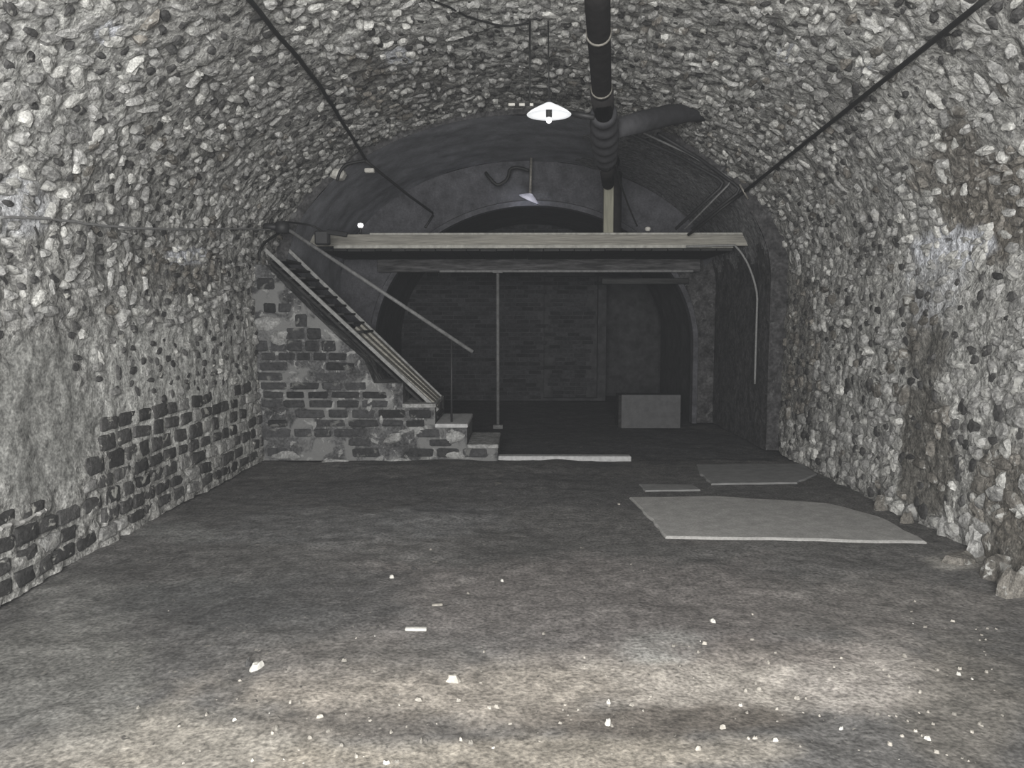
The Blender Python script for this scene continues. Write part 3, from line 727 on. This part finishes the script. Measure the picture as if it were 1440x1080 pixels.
# ------------------------------------------------------------------ cables on the vault
def seg_pts(a, b, n, off):
    return [hit(a[0]+(b[0]-a[0])*t_, a[1]+(b[1]-a[1])*t_, off) for t_ in np.linspace(0, 1, n)]
lcb = seg_pts((346, -6), (380, 36), 4, .06)+seg_pts((400, 60), (440, 105), 4, .06)+seg_pts((462, 140), (514, 224), 7, .06)
cb = empty('power_cable', tuple(map(float, lcb[0])), 'thick black cable sagging down the left of the vault to the far bay', 'cable')
tail = [P(514, 226, 8.93), P(540, 247, 9.3), P(575, 275, 9.9), P(608, 299, 10.5), P(609, 303, 10.5), P(598, 320, 10.4)]
obj('cable_run', [tube(smooth_path([lcb[i] for i in range(0, len(lcb), 2)]+[lcb[-1]], 5, .004), .017, 8)], M['cable'], cb, True)
obj('cable_tail', [tube(tail, .017, 8)], M['cable'], cb, True)
obj('cable_branch', [tube(smooth_path([P(514, 226, 8.93), P(500, 228, 8.93), P(486, 232, 8.93), P(478, 242, 8.93), P(474, 254, 8.93)], 4), .017, 8)], M['cable'], cb, True)
c = P(472, 241, 8.9)
vv, ff = VAR[3]
tag(obj('arch_stone', [([(c[0]+q[0]*.17, 8.98-q[2]*.1, c[2]+q[1]*.17) for q in vv], ff)], M['chalk']), 'pale lump of stone at the left corner of the arch', 'stone')
c = P(519, 238, 8.9)
tag(obj('cable_clip', [box((c[0]-.06, 8.92, c[2]-.03), (c[0]+.05, 8.99, c[2]+.02), .01)], M['chalk']), 'small pale clip where the left cable meets the arch', 'clip')

# right cable: taut line to the arch corner, then with two conduits down to the beam
r0 = hit(1392, -6, .06); r1 = P(1046, 270, 8.93)
cr = empty('power_cable', tuple(map(float, r0)), 'taut black cable running straight down the right of the vault', 'cable')
rp = [hit(1392+(1046-1392)*t_, -6+276*t_, .07) for t_ in np.linspace(0, .97, 16)]+[r1]
obj('cable_run', [tube(rp, .017, 8)], M['cable'], cr, True)
obj('cable_tail', [tube([r1, P(1015, 293, 8.93), P(985, 318, 9.2), P(968, 330, 9.5)], .017, 8)], M['cable'], cr, True)
cw = P(1048, 268, 8.9)
obj('clip', [tube([P(1040, 259, 8.9), P(1052, 280, 8.9)], .012, 6)], M['clamp'], cr, True)
for k, (xa, ya, xb, yb2, xc, yc) in enumerate(((885, 188, 1017, 254, 950, 322), (905, 187, 1028, 250, 963, 322), (925, 188, 1040, 262, 973, 322))):
    pts = [P(xa, ya, 8.3 if k == 0 else 8.5), P((xa+xb)/2, (ya+yb2)/2-3, 8.85), P(xb-8, yb2-4, 8.93), P(xb, yb2+3, 8.93), P(xb-4, yb2+10, 8.93), P(xc, yc, 9.3)]
    tag(obj('conduit', [tube(pts, .019 if k != 1 else .012, 8)], M['iron'] if k != 1 else M['rail'], smooth=True),
        ['lowest dark conduit bending at the right corner of the arch', 'thin grey conduit between the two dark ones at the right arch corner', 'upper dark conduit bending at the right corner of the arch'][k], 'conduit')
pts = smooth_path([P(965, 347, 9.5), P(1025, 345, 9.4), P(1036, 348, 9.35), P(1052, 372, 9.3), P(1064, 410, 9.3), P(1071, 470, 9.3), P(1074, 540, 9.3)], 5); pts = [np.array([min(q[0], 2.82 if q[2] < 2 else .06+2.82*math.sqrt(1-((q[2]-2)/1.87)**2)-.03), q[1], q[2]]) for q in pts]
tag(obj('pale_pipe', [tube(pts, .013, 8)], M['wire_grey'], smooth=True), 'thin pale pipe curving from the beam end down the right wall', 'pipe')
pts = smooth_path([hit(-5, 306, .05), hit(60, 307, .05), hit(120, 314, .05), hit(190, 321, .05), hit(270, 322, .05), hit(340, 322, .05), hit(390, 324, .05)], 5, .004)
tag(obj('wall_wire', [tube(pts, .009, 6)], M['wire_grey'], smooth=True), 'thin grey wire along the left wall to the handrail bracket', 'cable')
pts = smooth_path([P(866, 232, 8.3), P(874, 262, 8.9), P(884, 290, 9.3), P(896, 318, 9.55)], 5)
tag(obj('drop_wire', [tube(pts, .011, 6)], M['cable'], smooth=True), 'thin black wire dropping from the duct right of the wooden post', 'cable')

# ------------------------------------------------------------------ slabs, board
def slab(name, pxs, label, th=.008, m='slab', sub=5):
    pts = [floor_pt(*q) for q in pxs]; out = []
    for i in range(len(pts)):
        a, b = pts[i], pts[(i+1) % len(pts)]
        for t_ in np.linspace(0, 1, sub, endpoint=False):
            q = a+(b-a)*t_; out.append((q[0]+rs.uniform(-.014, .014), q[1]+rs.uniform(-.014, .014)))
    th += max(fz(*q) for q in out+[((out[0][0]+q[0])/2, (out[0][1]+q[1])/2) for q in out])-fz(sum(q[0] for q in out)/len(out), sum(q[1] for q in out)/len(out))
    n = len(out); cx = sum(q[0] for q in out)/n; cy = sum(q[1] for q in out)/n
    v = [(x, y, -.05) for x, y in out]+[(x, y, th+fz(cx, cy)) for x, y in out]+[(cx+(x-cx)*.985, cy+(y-cy)*.985, th+.008+fz(cx, cy)) for x, y in out]+[(cx, cy, th+.01+fz(cx, cy))]
    f = [tuple(range(n))[::-1]]
    for k in (0, n):
        for i in range(n): f.append((k+i, k+(i+1) % n, k+n+(i+1) % n, k+n+i))
    for i in range(n): f.append((2*n+i, 2*n+(i+1) % n, 3*n))
    return tag(obj(name, [(v, f)], M[m]), label, 'slab')
slab('cement_slab', [(937, 758), (1120, 760), (1305, 765), (1235, 728), (1165, 710), (1000, 700), (884, 702), (912, 728)], 'large pale cement slab on the floor by the right wall')
slab('cement_slab', [(1000, 682), (1120, 681), (1148, 668), (1128, 654), (980, 655), (984, 668)], 'smaller grey cement slab behind the large pale one', .008, 'slab2')
slab('cement_slab', [(908, 692), (985, 691), (975, 684), (900, 683)], 'thin sliver of grey slab left of the smaller slab', .006, 'slab2', 3)
a, b = P(870, 555, 10.9), P(956, 612, 10.9)
pn = empty('panel_box', (float((a[0]+b[0])/2), 11.0, 0.0), 'low grey box standing in the dark behind the curb', 'box')
obj('front_panel', [box((a[0]+.04, 10.88, -.02), (b[0], 10.9, a[2]), .003)], M['panel'], pn)
obj('box_body', [box((a[0], 10.905, -.02), (b[0]-.01, 11.25, a[2]-.01), .006)], M['wood_dark'], pn)

# ------------------------------------------------------------------ debris
def lump(name, px, py, w_, d_, h_, m, label, cat='stone', group=None, rot=None):
    p = floor_pt(px, py); vv, ff = VAR[rs.randint(16)]
    a = rs.uniform(0, 3.14) if rot is None else rot; c_, s_ = math.cos(a), math.sin(a); z0 = fz(p[0], p[1])
    v = []
    for q in vv:
        x_, y_ = q[0]*w_, q[1]*d_; v.append((p[0]+x_*c_-y_*s_, p[1]+x_*s_+y_*c_, z0-.004+(max(q[2], -.1)+.1)*h_*1.6))
    o = obj(name, [(v, ff)], M[m], smooth=False); tag(o, label, cat, group); return o
def stick(px, py, L, wd, label, ang=0.0, m='chalk'):
    p = floor_pt(px, py); z0 = fz(p[0], p[1]); dx, dy = math.cos(ang)*L/2, math.sin(ang)*L/2
    return tag(obj('stick', [beam_between((p[0]-dx, p[1]-dy, z0+wd*.3), (p[0]+dx, p[1]+dy, z0+wd*.3), wd, wd*.6)], M[m]), label, 'stick')
stick(585, 887, .11, .026, 'larger pale stick lying flat on the middle of the floor')
stick(615, 854, .06, .02, 'smaller pale stick just beyond the larger one', .15, 'pebble')
lump('pebble', 855, 1018, .032, .028, .022, 'chalk', 'single round white pebble in the front middle of the floor')
lump('stone_chip', 362, 943, .075, .04, .03, 'chalk', 'pale broken stone lying alone on the left floor')
lump('stone_chip', 350, 939, .04, .035, .03, 'stone_dark', 'dark chip touching the pale broken stone')
lump('stone_chip', 636, 958, .07, .05, .035, 'pebble', 'pale lump in the pale patch at front centre')
lump('stone_chip', 583, 803, .05, .03, .018, 'stone_dark', 'dark flat chip on the bare middle floor')
lump('pebble', 551, 816, .03, .025, .02, 'chalk', 'small white pebble left of the dark flat chip')
lump('pebble', 706, 817, .024, .02, .016, 'chalk', 'small white pebble on the bare floor right of centre')
lump('pebble', 1003, 872, .036, .03, .022, 'chalk', 'white pebble behind the pale patch')
for k, (qx, qy, w_, h_, lab) in enumerate(((1352, 788, .30, .05, 'long flat rock at the foot of the right wall'), (1370, 780, .16, .10, 'upright pale rock at the foot of the right wall'),
        (1328, 752, .12, .16, 'narrow pale rock leaning on the right wall foot'), (1400, 812, .2, .12, 'dark rock heaped at the near right wall foot'), (1425, 835, .24, .14, 'biggest dark rock at the near right wall foot'),
        (1240, 716, .18, .12, 'rounded grey rock where the large slab meets the wall'), (1275, 735, .12, .08, 'small grey rock at the slab corner by the wall'))):
    lump('fallen_rock', qx, qy, w_, w_*.6, h_, 'stone_brown' if k not in (1, 2) else 'stone_mid', lab, 'rock', 'rocks fallen along the right wall', .4)
sp = []
for _ in range(230):
    r = rs.rand()
    if r < .5: qx, qy = rs.uniform(250, 1440), rs.uniform(985, 1078)
    elif r < .75: qx, qy = rs.normal(1000, 260), rs.normal(950, 35)
    elif r < .88: qx, qy = rs.uniform(1250, 1440), rs.uniform(840, 1060)
    else: qx, qy = rs.uniform(150, 1100), rs.uniform(700, 1000)
    if not (0 < qx < 1440 and 690 < qy < 1079): continue
    if 880 < qx < 1320 and qy < 770: continue
    w_ = min(.026, abs(rs.normal(0, .010))+.007)
    mk = 'pebble' if rs.rand() < .9 else 'chalk'
    wh = 'along the near right wall' if qx > 1250 else 'at the very front of the floor' if qy > 985 else 'on the pale band of floor' if qy > 880 else 'on the bare dark floor further back'
    cn = 'greyish' if mk == 'pebble' else 'whitish'
    lump('pebble', qx, qy, w_, w_*.7, w_*.6, mk, 'tiny '+cn+' stone chip '+wh, 'pebble', 'tiny '+cn+' chips '+wh)
